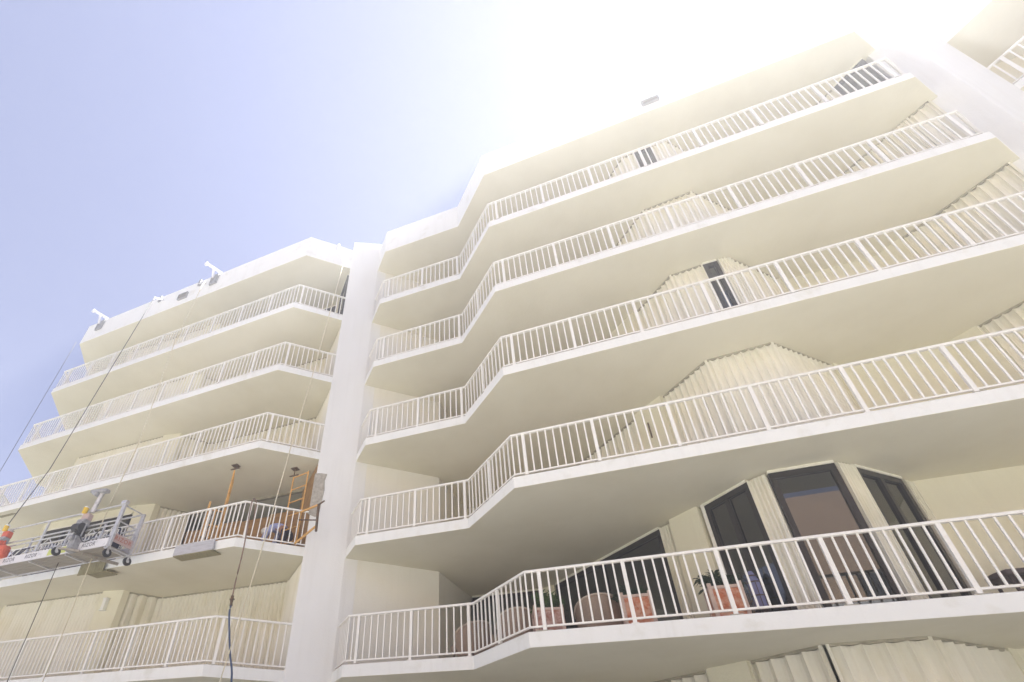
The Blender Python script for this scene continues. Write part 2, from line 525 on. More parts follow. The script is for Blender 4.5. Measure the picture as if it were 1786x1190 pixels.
# rooms behind the glass
MB().box((-6, BACK + 0.1, (GZ + Z[5]) / 2), (32.6, 0.18, Z[5] - GZ)).build('rear_wall', M['wall'], bld)
for x in (-4.2 + 0.1, 6.3, -17.0, -11.9):
    for s in range(6):
        MB().box((x, (14.0 + BACK) / 2, (FL[s] + CE[s]) / 2), (0.14, BACK - 14.0, CE[s] - FL[s])).build('partition_wall', M['room'], bld)
m = MB()
for i in range(26):
    m.box((1.15 + i * 0.055, 13.0 + (0.03 if i % 2 else -0.03), (FL[1] + CE[1]) / 2), (0.06, 0.012, CE[1] - FL[1] - 0.1), rz=0.7 if i % 2 else -0.7)
m.build('curtain', M['curtain'], bld)

# slats ------------------------------------------------------------
def slat_mesh(h, L):
    m = MB()
    half = L / 2 / math.cos(SA(L)) * 1.03
    pts = [(-half, 0.0), (-half * 0.45, 0.010), (half * 0.45, 0.010), (half, 0.0)]
    m.strip(pts, 0.006, 0, h)
    return m.mesh('slat', M['shutter'])
_cache = {}
slats.sort(key=lambda t: (Vector((t[1].x, t[1].y, (FL[t[0]] + CE[t[0]]) / 2)).length + (6 if t[1].x < -12 else 0) + (9 if t[0] == 0 and t[1].x < 0 else 0)))
restm = MB()
for i, (s, c, a, L) in enumerate(slats):
    h = CE[s] - FL[s] - 0.075
    if i < 300:
        key = (round(h, 2), round(L, 2))
        if key not in _cache: _cache[key] = slat_mesh(h, L)
        linked('slat', _cache[key], (c.x, c.y, FL[s] + 0.03), a, bld)
    else:
        half = L / 2 / math.cos(SA(L)) * 1.03
        ca, sa = math.cos(a), math.sin(a)
        pts = [(-half, 0.0), (-half * 0.45, 0.010), (half * 0.45, 0.010), (half, 0.0)]
        restm.strip([(c.x + x * ca - y * sa, c.y + x * sa + y * ca) for x, y in pts], 0.006, FL[s] + 0.03, FL[s] + 0.03 + h)
ro = restm.build('slat', M['shutter'], bld)
tag(ro, kind='stuff')

# railings ---------------------------------------------------------
balusters = []
feet = []
RH = 1.03
def railing(pts, k, segposts, sp=0.148, inset=0.06):
    """pts: slab edge polyline; segposts: list per segment of post distances"""
    z = Z[k] + T
    ip = offset(pts, inset)
    rl = empty('railing', ((ip[0][0] + ip[-1][0]) / 2, (ip[0][1] + ip[-1][1]) / 2, z))
    w0 = LOC[rl.name].copy()
    rl.parent = bld
    rl.location = w0 - LOC[bld.name]
    LOC[rl.name] = w0
    MB().strip(ip, 0.062, z + RH - 0.045, z + RH).build('top_rail', M['rail'], rl, bevel=0.008)
    MB().strip(ip, 0.034, z + 0.065, z + 0.095).build('bottom_rail', M['rail'], rl)
    for i in range(len(ip) - 1):
        p, q = Vector(ip[i]), Vector(ip[i + 1])
        L = (q - p).length
        d = (q - p) / L
        a = math.atan2(d.y, d.x)
        ps = [t for t in segposts[i] if 0 <= t <= L]
        for t in ps:
            c = p + d * t
            linked('post', POST, (c.x, c.y, z), a, rl)
            feet.append((c, a, z))
        edges = [0.0] + ps + [L]
        for e0, e1 in zip(edges[:-1], edges[1:]):
            n = int(round((e1 - e0) / sp))
            for j in range(1, n):
                c = p + d * (e0 + (e1 - e0) * j / n)
                balusters.append((Vector((c.x, c.y, z + 0.5)), a, rl))
            if e0 == 0.0 and i > 0 and 0.0 not in ps:
                balusters.append((Vector((p.x, p.y, z + 0.5)), a, rl))
    return rl

POST = MB().box((0, 0, (RH - 0.045) / 2), (0.058, 0.05, RH - 0.045)).box((0, 0, 0.006), (0.11, 0.09, 0.012)).mesh('post', M['rail'])
BAL = MB().box((0, 0, (0.095 + RH - 0.045) / 2), (0.026, 0.022, RH - 0.045 - 0.095)).mesh('baluster', M['rail'])
rr_posts = [[], [0.24, 1.46, 2.69], [0.93], [0.235 + 1.343 * i for i in range(8)], []]
for k in range(5):
    railing([A, B, Cc, D, E_, F], k, rr_posts)
    railing([J, I, G, H], k, [[0.9, 2.2], [12.01 - (1.17 + 1.30 * i) for i in range(8, -1, -1)], [0.15, 1.66]])
for k in (3, 4):
    railing([K0, K1, K2], k, [[0.3, 1.6], [0.2, 1.5, 2.8, 4.1]])
pm = MB()                       # cement grout patches the posts are set in
for c, a, z in feet:
    if rnd.random() < .6:
        pm.box((c.x, c.y, z + .003), (rnd.uniform(.14, .26), .12, .014), rz=a + rnd.uniform(-.15, .15))
tag(pm.build('grout_patch', M['concrete'], bld), kind='stuff')
vis = [b for b in balusters]
vis.sort(key=lambda b: b[0].length + (5 if b[0].x < -11 else 0))
rest = MB()
for i, (c, a, rl) in enumerate(vis):
    z = c.z - 0.5
    if i < 300:
        linked('baluster', BAL, (c.x, c.y, z), a, rl)
    else:
        rest.box((c.x, c.y, z + (0.095 + RH - 0.045) / 2), (0.026, 0.022, RH - 0.14), rz=a)
ro = rest.build('baluster', M['rail'], bld)
tag(ro, kind='stuff')

# small fixtures on the building ------------------------------------
m = MB().box((-14.02, 9.80, 4.36), (0.13, 0.10, 0.32)).box((-14.02, 9.80, 4.53), (0.17, 0.13, 0.03)).box((-14.02, 9.80, 4.19), (0.17, 0.13, 0.03))
m.build('wall_light', M['fascia'], bld, bevel=0.01)
MB().tube([(7.20, 10.20, 7.50), (7.20, 10.20, 7.26), (7.27, 10.13, 7.25)], 0.012).build('conduit', M['rust'], bld)
MB().box((1.37, 10.30, 7.0), (0.03, 0.03, 0.42)).build('handle', M['rust'], bld)
def vent(x0, x1, z0, z1, y):
    m = MB().box(((x0 + x1) / 2, y, z1), (x1 - x0, .07, .03)).box(((x0 + x1) / 2, y, z0), (x1 - x0, .07, .03))
    m.box((x0, y, (z0 + z1) / 2), (.03, .07, z1 - z0)).box((x1, y, (z0 + z1) / 2), (.03, .07, z1 - z0))
    v = m.build('roof_vent', M['grey_met'], bld)
    l = MB()
    for i in range(5):
        zz = z0 + (z1 - z0) * (i + .7) / 5.6
        l.box(((x0 + x1) / 2, y + .01, zz), (x1 - x0 - .03, .04, .03), rot=Matrix.Rotation(.6, 3, 'X'))
    l.build('louvre', M['louvre'], v)
vent(-14.72, -14.26, 16.75, 17.06, 8.48)
vent(3.38, 3.80, 16.78, 16.98, 8.04)

# bare concrete where render was hacked off the pylon edge
def rough_patch(pts, y0, y1, name, mat, parent):
    """irregular slab in the x-z plane"""
    m = MB(); n = len(pts)
    for (x, z) in pts: m.v.append((x, y0(x), z))
    for (x, z) in pts: m.v.append((x, y1(x), z))
    m.f.append(tuple(range(n))); m.f.append(tuple(n + i for i in reversed(range(n)))); m.mi += [0, 0]
    for i in range(n):
        j = (i + 1) % n
        m.f.append((i, n + i, n + j, j)); m.mi.append(0)
    return m.build(name, mat, parent)
pyf = lambda x: 9.53 + (x + 7.13) * 0.489
rough_patch([(-7.15, 5.95), (-7.0, 5.88), (-6.92, 5.92), (-6.90, 6.3), (-6.87, 6.7), (-6.90, 7.0), (-6.86, 7.2), (-7.0, 7.22), (-7.15, 7.20)],
            lambda x: pyf(x) - 0.018, lambda x: pyf(x) + 0.03, 'bare_concrete_patch', M['concrete'], bld)
def ceiling_patch(cx, cy, rx, ry, z):
    pts = []
    for i in range(14):
        a = 2 * math.pi * i / 14
        k = rnd.uniform(.7, 1.15)
        pts.append((cx + math.cos(a) * rx * k, cy + math.sin(a) * ry * k))
    MB().prism(pts, z - 0.012, z + 0.01).build('spalled_concrete_patch', M['oliveply'], bld)
ceiling_patch(-19.2, 8.78, 0.55, 0.07, Z[2])
ceiling_patch(-20.6, 9.75, 0.35, 0.06, Z[2])

# ------------------------------------------------------------------ swing stage
st = empty('suspended_platform', (-13.9, 7.7, 4.76))
tag(st, 'long aluminium suspended work platform with white toe boards hanging in front of the left balconies', 'platform')
X0, X1, YN, YF, ZB, ZT = -16.9, -11.3, 7.42, 8.02, 4.78, 5.93
# deck planks
for i in range(5):
    y = YN + 0.06 + i * 0.12
    MB().box(((X0 + X1) / 2, y, ZB + 0.035), (X1 - X0, 0.112, 0.03)).build('plank', M['deck'], st)
for i in range(5):
    x = X0 + 0.1 + i * (X1 - X0 - 0.2) / 4
    MB().box((x, (YN + YF) / 2, ZB), (0.05, YF - YN, 0.04)).build('cross_bearer', M['alu'], st)
for y, nm in ((YN, 'near'), (YF, 'far')):
    m = MB()
    m.tube([(X0, y, ZT), (X1, y, ZT)], 0.024)
    m.build('top_rail', M['alu'], st, smooth=False)
    MB().tube([(X0, y, ZT - .44), (X1, y, ZT - .44)], 0.02).build('middle_rail', M['alu'], st)
    MB().tube([(X0, y, ZT - .56), (X1, y, ZT - .56)], 0.02).build('middle_rail', M['alu'], st)
    for x in (X0, X0 + 1.35, -14.02, -12.62, X1):
        MB().box((x, y, (ZB + ZT) / 2), (0.05, 0.04, ZT - ZB)).build('post', M['alu'], st)
    zz0, zz1 = ZB + 0.24, ZT - .56
    n = 14
    for i in range(n):
        xa = X0 + (X1 - X0) * i / n; xb = X0 + (X1 - X0) * (i + 1) / n
        p, q = ((xa, y, zz0), (xb, y, zz1)) if i % 2 else ((xa, y, zz1), (xb, y, zz0))
        MB().tube([p, q], 0.012, 6).build('truss_brace', M['alu'], st)
    MB().box(((X0 + X1) / 2, y - (0.03 if y == YN else -0.03), ZB + 0.12), (X1 - X0, 0.018, 0.22)).build('toe_board', M['toe'], st)
# right end frame and its sign
m = MB()
m.tube([(X1, YN, ZT), (X1, YF, ZT)], 0.02).tube([(X1, YN, ZT - .44), (X1, YF, ZT - .44)], 0.018).tube([(X1, YN, ZB), (X1, YF, ZB)], 0.025)
m.box((X1 + .07, YN, (ZB + ZT) / 2 + .02), (0.05, 0.05, ZT - ZB + .06)).box((X1 + .07, YF, (ZB + ZT) / 2), (0.05, 0.05, ZT - ZB))
m.box((X1 + .03, YN, ZT + .05), (0.17, 0.10, 0.09))
m.build('end_frame', M['alu'], st)
MB().box((X1 + .05, (YN + YF) / 2, ZB + .26), (0.014, YF - YN - .06, 0.22)).build('end_sign', M['pink'], st)

def text(body, size, loc, rot, mat, parent, name='lettering', sx=1.0):
    cu = bpy.data.curves.new(name, 'FONT')
    cu.body = body; cu.size = size; cu.extrude = 0.001; cu.align_x = 'CENTER'; cu.align_y = 'CENTER'
    cu.space_character = 1.15
    cu.offset = size * 0.012
    o = bpy.data.objects.new(name, cu)
    C.objects.link(o)
    dg = bpy.context.evaluated_depsgraph_get()
    me = bpy.data.meshes.new_from_object(o.evaluated_get(dg))
    bpy.data.objects.remove(o)
    me.materials.clear(); me.materials.append(mat)
    R = Matrix.Translation(Vector(loc) - LOC[parent.name]) @ rot.to_4x4() @ Matrix.Scale(sx, 4, (1, 0, 0))
    me.transform(R)
    n = bpy.data.objects.new(name, me)
    C.objects.link(n); n.parent = parent; LOC[n.name] = LOC[parent.name]
    return n
RF = Matrix.Rotation(math.pi / 2, 3, 'X')                       # facing -y
RE = Matrix.Rotation(math.pi / 2, 3, 'Z') @ RF                  # facing +x
for x in (-14.92, -14.05, -11.95):
    text('RIZOR', 0.15, (x, YN - 0.0415, ZB + .125), RF, M['ink'], st, sx=0.95)
text('RIZOR', 0.155, (X1 + .0595, (YN + YF) / 2, ZB + .26), RE, M['redink'], st, sx=0.95)
for x, wd in ((-13.28, .26), (-12.82, .18)):
    MB().box((x, YN - .0415, ZB + .125), (wd, 0.004, 0.17)).build('sticker', M['lime'], st)

def caster(x, y, z):
    a = MB().box((x, y, z + .11), (.10, .10, .03)).box((x - .03, y, z + .05), (.012, .05, .13)).box((x + .03, y, z + .05), (.012, .05, .13)).build('caster_fork', M['alu'], st)
    MB().tube([(x - .022, y + .02, z), (x + .022, y + .02, z)], 0.105, 18).build('wheel', M['black'], a)
    MB().tube([(x - .03, y + .02, z), (x + .03, y + .02, z)], 0.04, 10).build('hub', M['alu'], a)
caster(X1 + .02, YN + .02, ZB - .15)
caster(X1 + .02, YF, ZB - .15)
# support arm in front of the hoist with its own wheel
MB().bar((-12.15, YN - .06, ZB - .02), (-12.55, 7.0, ZB - .02), .06, .05).bar((-12.2, YN + .05, ZB - .05), (-11.9, YF + .25, ZB - .05), .07, .06).build('stirrup_arm', M['deck'], st)
caster(-12.5, 7.02, ZB - .11)

def hoist(x, mats, tall=True):
    h = MB()
    y = YN - .10
    h.box((x + .02, y, ZB + .20), (.20, .20, .36)).box((x + .04, y - .02, ZB + .0), (.17, .16, .10)).box((x - .1, y, ZB + .42), (.06, .16, .3))
    h.tube([(x + .02, y - .1, ZB + .30), (x + .02, y - .18, ZB + .30)], .07, 12).bar((x + .12, y, ZB + .3), (x + .16, y, ZB + .75), .04)
    ho = h.build('hoist', M[mats], st, bevel=.03)
    MB().tube([(x - .13, y - .05, ZB + .62), (x + .14, y - .05, ZB + .60)], .12, 14).box((x, y + .05, ZB + .48), (.14, .14, .12)).build('motor', M['black'] if mats == 'motor' else M['red'], ho)
    MB().box((x, y, ZB + .78), (.26, .18, .14), rz=.1).box((x + .1, y - .03, ZB + .70), (.08, .22, .12)).build('gearbox', M['motor'], ho, bevel=.02)
    MB().box((x - .02, y + .05, ZB + .95), (.22, .16, .20), rz=.1).build('brake_casing', M['pink'] if mats == 'motor' else M['red'], ho, bevel=.03)
    MB().tube([(x - .12, y, ZB + 1.02), (x - .12, y, ZB + 1.26)], .055, 12).build('label_cylinder', M['white_met'], ho)
    MB().tube([(x - .07, y - .04, ZB + 1.04), (x - .07, y - .04, ZB + 1.20)], .058, 12).build('yellow_label', M['yellow'], ho)
    return ho
ho = hoist(-12.42, 'motor')
MB().tube([(-12.25, YN - .1, ZB + 1.05), (-12.16, YN - .1, ZB + 1.62)], .055, 10).build('guide_tube', M['alu'], ho)
MB().box((-12.22, YN - .14, ZB + 1.64), (.62, .16, .10), rot=Matrix.Rotation(.12, 3, 'Y')).box((-12.30, YN - .14, ZB + 1.57), (.20, .20, .12), rot=Matrix.Rotation(.5, 3, 'Y')).build('rope_cover', M['motor'], ho, bevel=.035)
# hanging hose loop
pts = [(-12.3, YN - .3, ZB + .50)]
for i in range(9):
    t = i / 8
    pts.append((-12.3 + .75 * t, YN - .16, ZB + .44 - .30 * math.sin(math.pi * t)))
MB().tube(pts, .012, 6).build('hose_loop', M['black'], st)
hr = hoist(-15.55, 'red')
MB().box((-15.36, YN - .10, ZB + .40), (.40, .24, .36), rz=.2).build('red_motor_cover', M['red'], st, bevel=.08)
m = MB()
for i in range(5):
    m.tube([(-15.35 + .09 * i, YN + .1, ZB + .25), (-15.3 + .11 * i, YN + .2, ZB + .55), (-15.1 + .09 * i, YN + .3, ZB + .62)], .014, 6)
m.build('blue_cable_coil', M['navy'], st)

def blob(name, c, r, mat, parent=None, seed=1, amp=.12):
    bm = bmesh.new()
    bmesh.ops.create_icosphere(bm, subdivisions=3, radius=1)
    rg = random.Random(seed)
    ph = [(rg.uniform(2, 5), rg.uniform(2, 5), rg.uniform(2, 5), rg.uniform(0, 6)) for _ in range(5)]
    for v in bm.verts:
        k = 1 + sum(math.sin(v.co.x * a + v.co.y * b + v.co.z * cc + d) for a, b, cc, d in ph) * amp / 2.5
        v.co = Vector((v.co.x * r[0] * k, v.co.y * r[1] * k, v.co.z * r[2] * k))
    me = bpy.data.meshes.new(name); bm.to_mesh(me); bm.free()
    for p in me.polygons: p.use_smooth = True
    me.materials.append(mat)
    o = bpy.data.objects.new(name, me); C.objects.link(o)
    o.location = Vector(c) - (LOC[parent.name] if parent else Vector())
    if parent: o.parent = parent; LOC[o.name] = LOC[parent.name]
    else: LOC[o.name] = Vector(c)
    return o
bag = blob('tool_bag', (-11.75, 7.80, ZB + .30), (.22, .16, .24), M['navy'], seed=3)
tag(bag, 'dark navy tool bag standing inside the platform behind its right toe board', 'bag')
MB().tube([(-11.92, 7.80, ZB + .46), (-11.85, 7.80, ZB + .72), (-11.65, 7.80, ZB + .72), (-11.58, 7.80, ZB + .46)], .02, 6).build('strap', M['navy'], bag)
LOC[bag.name] = Vector((-11.75, 7.80, ZB + .30))

# ------------------------------------------------------------------ ropes, wires, hoses
def rope(name, pts, r, mat, label, cat, group=None, sag=0.0):
    out = []
    pts = [Vector(p) for p in pts]
    for i in range(len(pts) - 1):
        for j in range(6):
            t = j / 6
            p = pts[i].lerp(pts[i + 1], t)
            out.append(p)
    out.append(pts[-1])
    o = MB().tube(out, r, 6).build(name, M[mat], smooth=True)
    return tag(o, label, cat, group)
rope('suspension_wire', [(-14.93, 7.72, 15.95), (-15.45, 7.5, 8.0), (-15.72, YN - .1, ZB + 1.2)], .012, 'wire', 'dark steel wire running from the roof bracket down to the left end of the platform', 'wire')
rope('suspension_rope', [(-12.62, 7.9, 16.1), (-12.55, 7.75, 12.5), (-12.16, 7.7, 8.26), (-11.9, 7.45, 6.10), (-11.9, 7.45, 5.3)], .014, 'rope', 'pale rope running from the parapet down to the right hoist of the platform', 'rope')
rope('life_line', [(-6.75, 8.6, 15.2), (-6.90, 8.3, 9.63), (-7.15, 8.3, 7.11), (-7.31, 8.3, 5.04), (-7.53, 8.3, 3.06), (-7.70, 8.3, 1.72), (-7.9, 8.3, GZ + .02)], .013, 'rope', 'long pale rope hanging in front of the balconies beside the white pylon', 'rope')
rope('tail_wire', [(-13.39, 7.72, ZB - .02), (-13.30, 7.7, 3.2), (-13.26, 7.7, 1.88), (-13.3, 7.7, GZ + .02)], .010, 'wire', 'thin dark wire dropping from under the middle of the platform', 'wire')
rope('tail_rope', [(-12.15, 7.72, ZB - .05), (-12.05, 7.7, 3.03), (-12.05, 7.7, 1.82), (-12.1, 7.7, GZ + .02)], .012, 'rope', 'pale thin rope dropping below the platform past the form board', 'rope')
rope('far_wire', [(-21.75, 9.0, 17.5), (-21.78, 9.0, 12.0), (-21.8, 9.0, 5.0), (-21.8, 9.0, GZ + .02)], .010, 'wire', 'faint wire hanging against the sky beyond the far left balcony corners', 'wire')
hs = empty('water_hose', (-7.9, 8.33, GZ + .02))
tag(hs, 'hose hung over the railing under the worker, brown above and dark blue below its coupling', 'hose')
def sm(pts, n=5):
    pts = [Vector(p) for p in pts]; out = []
    for i in range(len(pts) - 1):
        p0 = pts[max(i - 1, 0)]; p1 = pts[i]; p2 = pts[i + 1]; p3 = pts[min(i + 2, len(pts) - 1)]
        for j in range(n):
            t = j / n
            out.append(0.5 * ((2 * p1) + (p2 - p0) * t + (2 * p0 - 5 * p1 + 4 * p2 - p3) * t * t + (3 * p1 - p0 - 3 * p2 + p3) * t ** 3))
    out.append(pts[-1]); return out
MB().tube(sm([(-8.20, 8.75, 5.45), (-8.20, 8.70, 5.95), (-8.16, 8.60, 6.09), (-8.12, 8.44, 5.9), (-7.96, 8.36, 4.72), (-7.95, 8.35, 3.9), (-7.94, 8.35, 3.48)]), .016, 8).build('upper_hose', M['hose_r'], hs, smooth=True)
MB().tube([(-7.94, 8.35, 3.50), (-7.93, 8.35, 3.36), (-7.93, 8.35, 3.36), (-7.92, 8.35, 3.28)], [.034, .034, .024, .036], 10).box((-7.93, 8.35, 3.42), (.10, .05, .03)).build('coupling', M['rust'], hs)
MB().tube(sm([(-7.92, 8.35, 3.30), (-7.90, 8.35, 3.05), (-7.66, 8.35, 2.3), (-7.45, 8.35, 1.71), (-7.3, 8.33, .4), (-7.4, 8.2, GZ + .05)]), .020, 8).build('lower_hose', M['hose_b'], hs, smooth=True)

# ------------------------------------------------------------------ roof outriggers
def davit(x, y, zt, label):
    d = empty('parapet_outrigger', (x, y, zt))
    tag(d, label, 'outrigger', 'white outrigger arms hooked over the parapet')
    MB().box((x, y - .03, zt - .36), (.36, .05, .60)).box((x - .12, y - .07, zt - .4), (.05, .04, .45)).box((x + .12, y - .07, zt - .4), (.05, .04, .45)).build('clamp_plate', M['grey_met'], d)
    MB().bar((x + .22, y + .12, zt + .05), (x - .20, y - .40, zt + .27), .09, .09).build('arm', M['white_met'], d)
    MB().bar((x - .05, y - .08, zt - .30), (x - .02, y - .22, zt + .17), .07, .07).bar((x + .15, y + .02, zt - .1), (x + .15, y + .02, zt + .1), .07).build('strut', M['white_met'], d)
    MB().box((x - .22, y - .44, zt + .24), (.12, .09, .14)).build('rope_head', M['white_met'], d)
davit(-19.45, 8.55, Z[5] + 1.17, 'white outrigger arm hooked over the far left end of the parapet')
davit(-12.92, 8.49, Z[5] + 1.17, 'white outrigger arm on the parapet just right of the small dark vent')
def hook(x, y, zt, tip, label, mat='grey_met'):
    o = empty('rope_bracket', (x, y, zt))
    tag(o, label, 'bracket', 'small rope brackets on the parapet')
    MB().box((x, y - .03, zt - .17), (.12, .05, .36)).build('plate', M[mat], o)
    MB().bar((x, y + .2, zt + .03), (tip[0], tip[1], tip[2] + .02), .05, .06).bar((tip[0], tip[1], tip[2]), (x, y - .05, zt - .25), .035).build('arm', M['white_met'], o)
    MB().bar((tip[0], tip[1], tip[2] + .02), (tip[0], tip[1], tip[2] - .14), .04).build('shackle', M[mat], o)
hook(-15.95, 8.53, Z[5] + 1.17, (-14.93, 7.74, 16.12), 'small rope bracket on the parapet between the left outrigger arm and the vent')
hook(-13.75, 8.50, Z[5] + 1.17, (-12.62, 7.92, 16.25), 'small rope bracket on the parapet close to the left of the second outrigger arm')
hook(-7.55, 9.15, Z[5] + 1.17, (-6.75, 8.62, 15.4), 'small white rope bracket on the parapet next to the tall pylon', 'white_met')

# ------------------------------------------------------------------ form boards at the slab edge
fb = empty('form_board', (-9.6, 8.42, 4.72))
tag(fb, 'grey form board boxed onto the slab edge below the worker', 'form board')
MB().box((-9.57, 8.40, 4.90), (1.25, .025, .27)).build('face_board', M['greyply'], fb)
MB().box((-9.57, 8.55, 4.755), (1.25, .30, .025)).build('bottom_board', M['oliveply'], fb)
fb = empty('form_board', (-13.1, 8.42, 4.7))
tag(fb, 'weathered olive form board under the slab edge behind the platform wheels', 'form board')
for i in range(6):
    MB().box((-13.50 + i * .16, 8.43, 4.88), (.15, .02 + .006 * (i % 2), .40)).build('board', M['oliveply'], fb)
MB().box((-12.85, 8.60, 4.70), (.75, .32, .03)).build('bottom_board', M['oliveply'], fb)

# ------------------------------------------------------------------ shoring frames
F1 = Z[1] + T
def shore(p, q, z1, label, jack_at=0):
    f = empty('shoring_frame', ((p[0] + q[0]) / 2, (p[1] + q[1]) / 2, F1))
    tag(f, label, 'scaffold frame', 'orange shoring frames on the balcony under repair')
    for (x, y) in (p, q):
        MB().tube([(x, y, F1 + .08), (x, y, z1)], .021, 8).build('leg', M['orange'], f)
        MB().box((x, y, F1 + .01), (.14, .14, .02)).tube([(x, y, F1 + .02), (x, y, F1 + .1)], .015, 6).build('base_plate', M['rust'], f)
    n = 5
    for i in range(n + 1):
        z = z1 - .03 - i * (z1 - F1 - .3) / n
        MB().tube([(p[0], p[1], z), (q[0], q[1], z)], .018, 6).build('rung', M['orange'], f)
    jx, jy = (p, q)[jack_at]
    MB().tube([(jx, jy, z1), (jx, jy, Z[2] - .02)], .017, 8).box((jx, jy, Z[2] - .012), (.20, .16, .02)).box((jx, jy, z1 + .05), (.30, .03, .025)).build('screw_jack', M['rust'], f)
    return f
shore((-8.03, 9.72), (-7.46, 9.60), 7.40, 'orange ladder-like shoring frame standing beside the pylon, right of the worker')
f2 = shore((-9.55, 8.98), (-9.98, 9.44), 7.52, 'orange shoring frame seen edge-on, left of the worker')
f3 = empty('side_bracket', (-9.83, 8.95, F1))
tag(f3, 'orange bracket frame clamped low at the railing beside the left shoring frame', 'bracket')
MB().bar((-9.83, 8.72, F1 + .35), (-9.86, 8.74, F1 + 1.40), .05).bar((-9.62, 8.78, F1 + .30), (-9.64, 8.8, F1 + 1.2), .05).build('upright', M['orange'], f3)
MB().bar((-9.83, 8.72, F1 + .35), (-9.62, 8.78, F1 + .30), .045).bar((-9.86, 8.74, F1 + 1.0), (-9.62, 8.78, F1 + .75), .03).bar((-9.84, 8.74, F1 + .8), (-9.62, 8.8, F1 + 1.1), .03).build('brace', M['rust'], f3)
MB().bar((-9.55, 8.98, F1 + .7), (-9.75, 8.76, F1 + .7), .035).bar((-9.55, 8.98, F1 + 1.15), (-9.75, 8.78, F1 + 1.15), .035).build('clamp_bar', M['orange'], f3)
f4 = empty('side_bracket', (-6.9, 9.1, 5.05))
tag(f4, 'rusty orange bracket sticking out past the railing end towards the pylon', 'bracket')
MB().bar((-7.30, 9.35, 5.95), (-6.44, 8.9, 5.78), .04).bar((-7.30, 9.35, 4.98 + .10), (-6.42, 8.9, 5.20), .04).build('outrigger_bar', M['orange'], f4)
MB().bar((-6.44, 8.9, 5.80), (-6.40, 8.9, 5.06), .045).build('upright', M['rust'], f4)
MB().bar((-7.28, 9.33, 5.72), (-6.42, 8.9, 5.36), .028).bar((-6.44, 8.9, 5.78), (-6.40, 9.05, 5.96), .035).build('brace', M['rust'], f4)

# ------------------------------------------------------------------ worker
def skin_body(name, verts, edges, radii, mat, parent=None, sub=2, root=0):
    me = bpy.data.meshes.new(name)
    po = LOC[parent.name] if parent else Vector()
    me.from_pydata([tuple(Vector(v) - po) for v in verts], edges, [])
    me.materials.append(mat)
    o = bpy.data.objects.new(name, me)
    C.objects.link(o)
    if parent: o.parent = parent
    LOC[o.name] = po
    md = o.modifiers.new('skin', 'SKIN')
    md.use_smooth_shade = True
    for i, r in enumerate(radii):
        sv = me.skin_vertices[0].data[i]
        sv.radius = (r, r) if not isinstance(r, tuple) else r
        sv.use_root = (i == root)
    ss = o.modifiers.new('sub', 'SUBSURF'); ss.levels = sub; ss.render_levels = sub
    return o
wy = 10.12
pe = empty('person', (-8.35, wy, F1))
tag(pe, 'person in pale blue shirt and white hard hat bending forward behind the railing', 'person')
hip, chest, neck = (-8.22, wy, F1 + .84), (-8.60, wy, F1 + 1.04), (-8.78, wy, F1 + 1.02)
body = skin_body('body', [hip, (-8.40, wy, F1 + .98), chest, neck, (-8.93, wy - .01, F1 + .96),
    (-8.66, wy - .20, F1 + .98), (-8.76, wy - .24, F1 + .70), (-8.86, wy - .22, F1 + .44), (-8.90, wy - .20, F1 + .36),
    (-8.66, wy + .20, F1 + .98), (-8.78, wy + .24, F1 + .70), (-8.90, wy + .20, F1 + .46), (-8.95, wy + .18, F1 + .38),
    (-8.20, wy - .11, F1 + .78), (-8.30, wy - .13, F1 + .44), (-8.16, wy - .13, F1 + .09), (-8.36, wy - .14, F1 + .05),
    (-8.20, wy + .11, F1 + .78), (-8.28, wy + .13, F1 + .44), (-8.12, wy + .13, F1 + .09), (-8.32, wy + .14, F1 + .05)],
    [(0, 1), (1, 2), (2, 3), (3, 4), (2, 5), (5, 6), (6, 7), (7, 8), (2, 9), (9, 10), (10, 11), (11, 12), (0, 13), (13, 14), (14, 15), (15, 16), (0, 17), (17, 18), (18, 19), (19, 20)],
    [.14, .135, .15, .065, .085, .07, .05, .04, .035, .07, .05, .04, .035, .10, .075, .05, .04, .10, .075, .05, .04], M['skin'], pe)
skin_body('shirt', [(-8.30, wy, F1 + .90), (-8.42, wy, F1 + .99), chest, (-8.74, wy, F1 + 1.02),
    (-8.66, wy - .20, F1 + .98), (-8.76, wy - .24, F1 + .70), (-8.82, wy - .23, F1 + .56), (-8.66, wy + .20, F1 + .98), (-8.78, wy + .24, F1 + .70), (-8.84, wy + .22, F1 + .58)],
    [(0, 1), (1, 2), (2, 3), (2, 4), (4, 5), (5, 6), (2, 7), (7, 8), (8, 9)], [.16, .165, .175, .09, .095, .08, .07, .095, .08, .07], M['shirt'], pe)
skin_body('trousers', [hip, (-8.30, wy, F1 + .90), (-8.20, wy - .11, F1 + .76), (-8.30, wy - .13, F1 + .44), (-8.17, wy - .13, F1 + .13), (-8.20, wy + .11, F1 + .76), (-8.28, wy + .13, F1 + .44), (-8.13, wy + .13, F1 + .13)],
    [(0, 1), (0, 2), (2, 3), (3, 4), (0, 5), (5, 6), (6, 7)], [.165, .16, .125, .10, .08, .125, .10, .08], M['trouser'], pe)
hd = blob('head', (-8.93, wy - .01, F1 + .95), (.115, .085, .10), M['skin'], pe, 5, .03)
hat = blob('hard_hat', (-8.955, wy - .01, F1 + .99), (.15, .125, .115), M['cap'], pe, 6, .02)

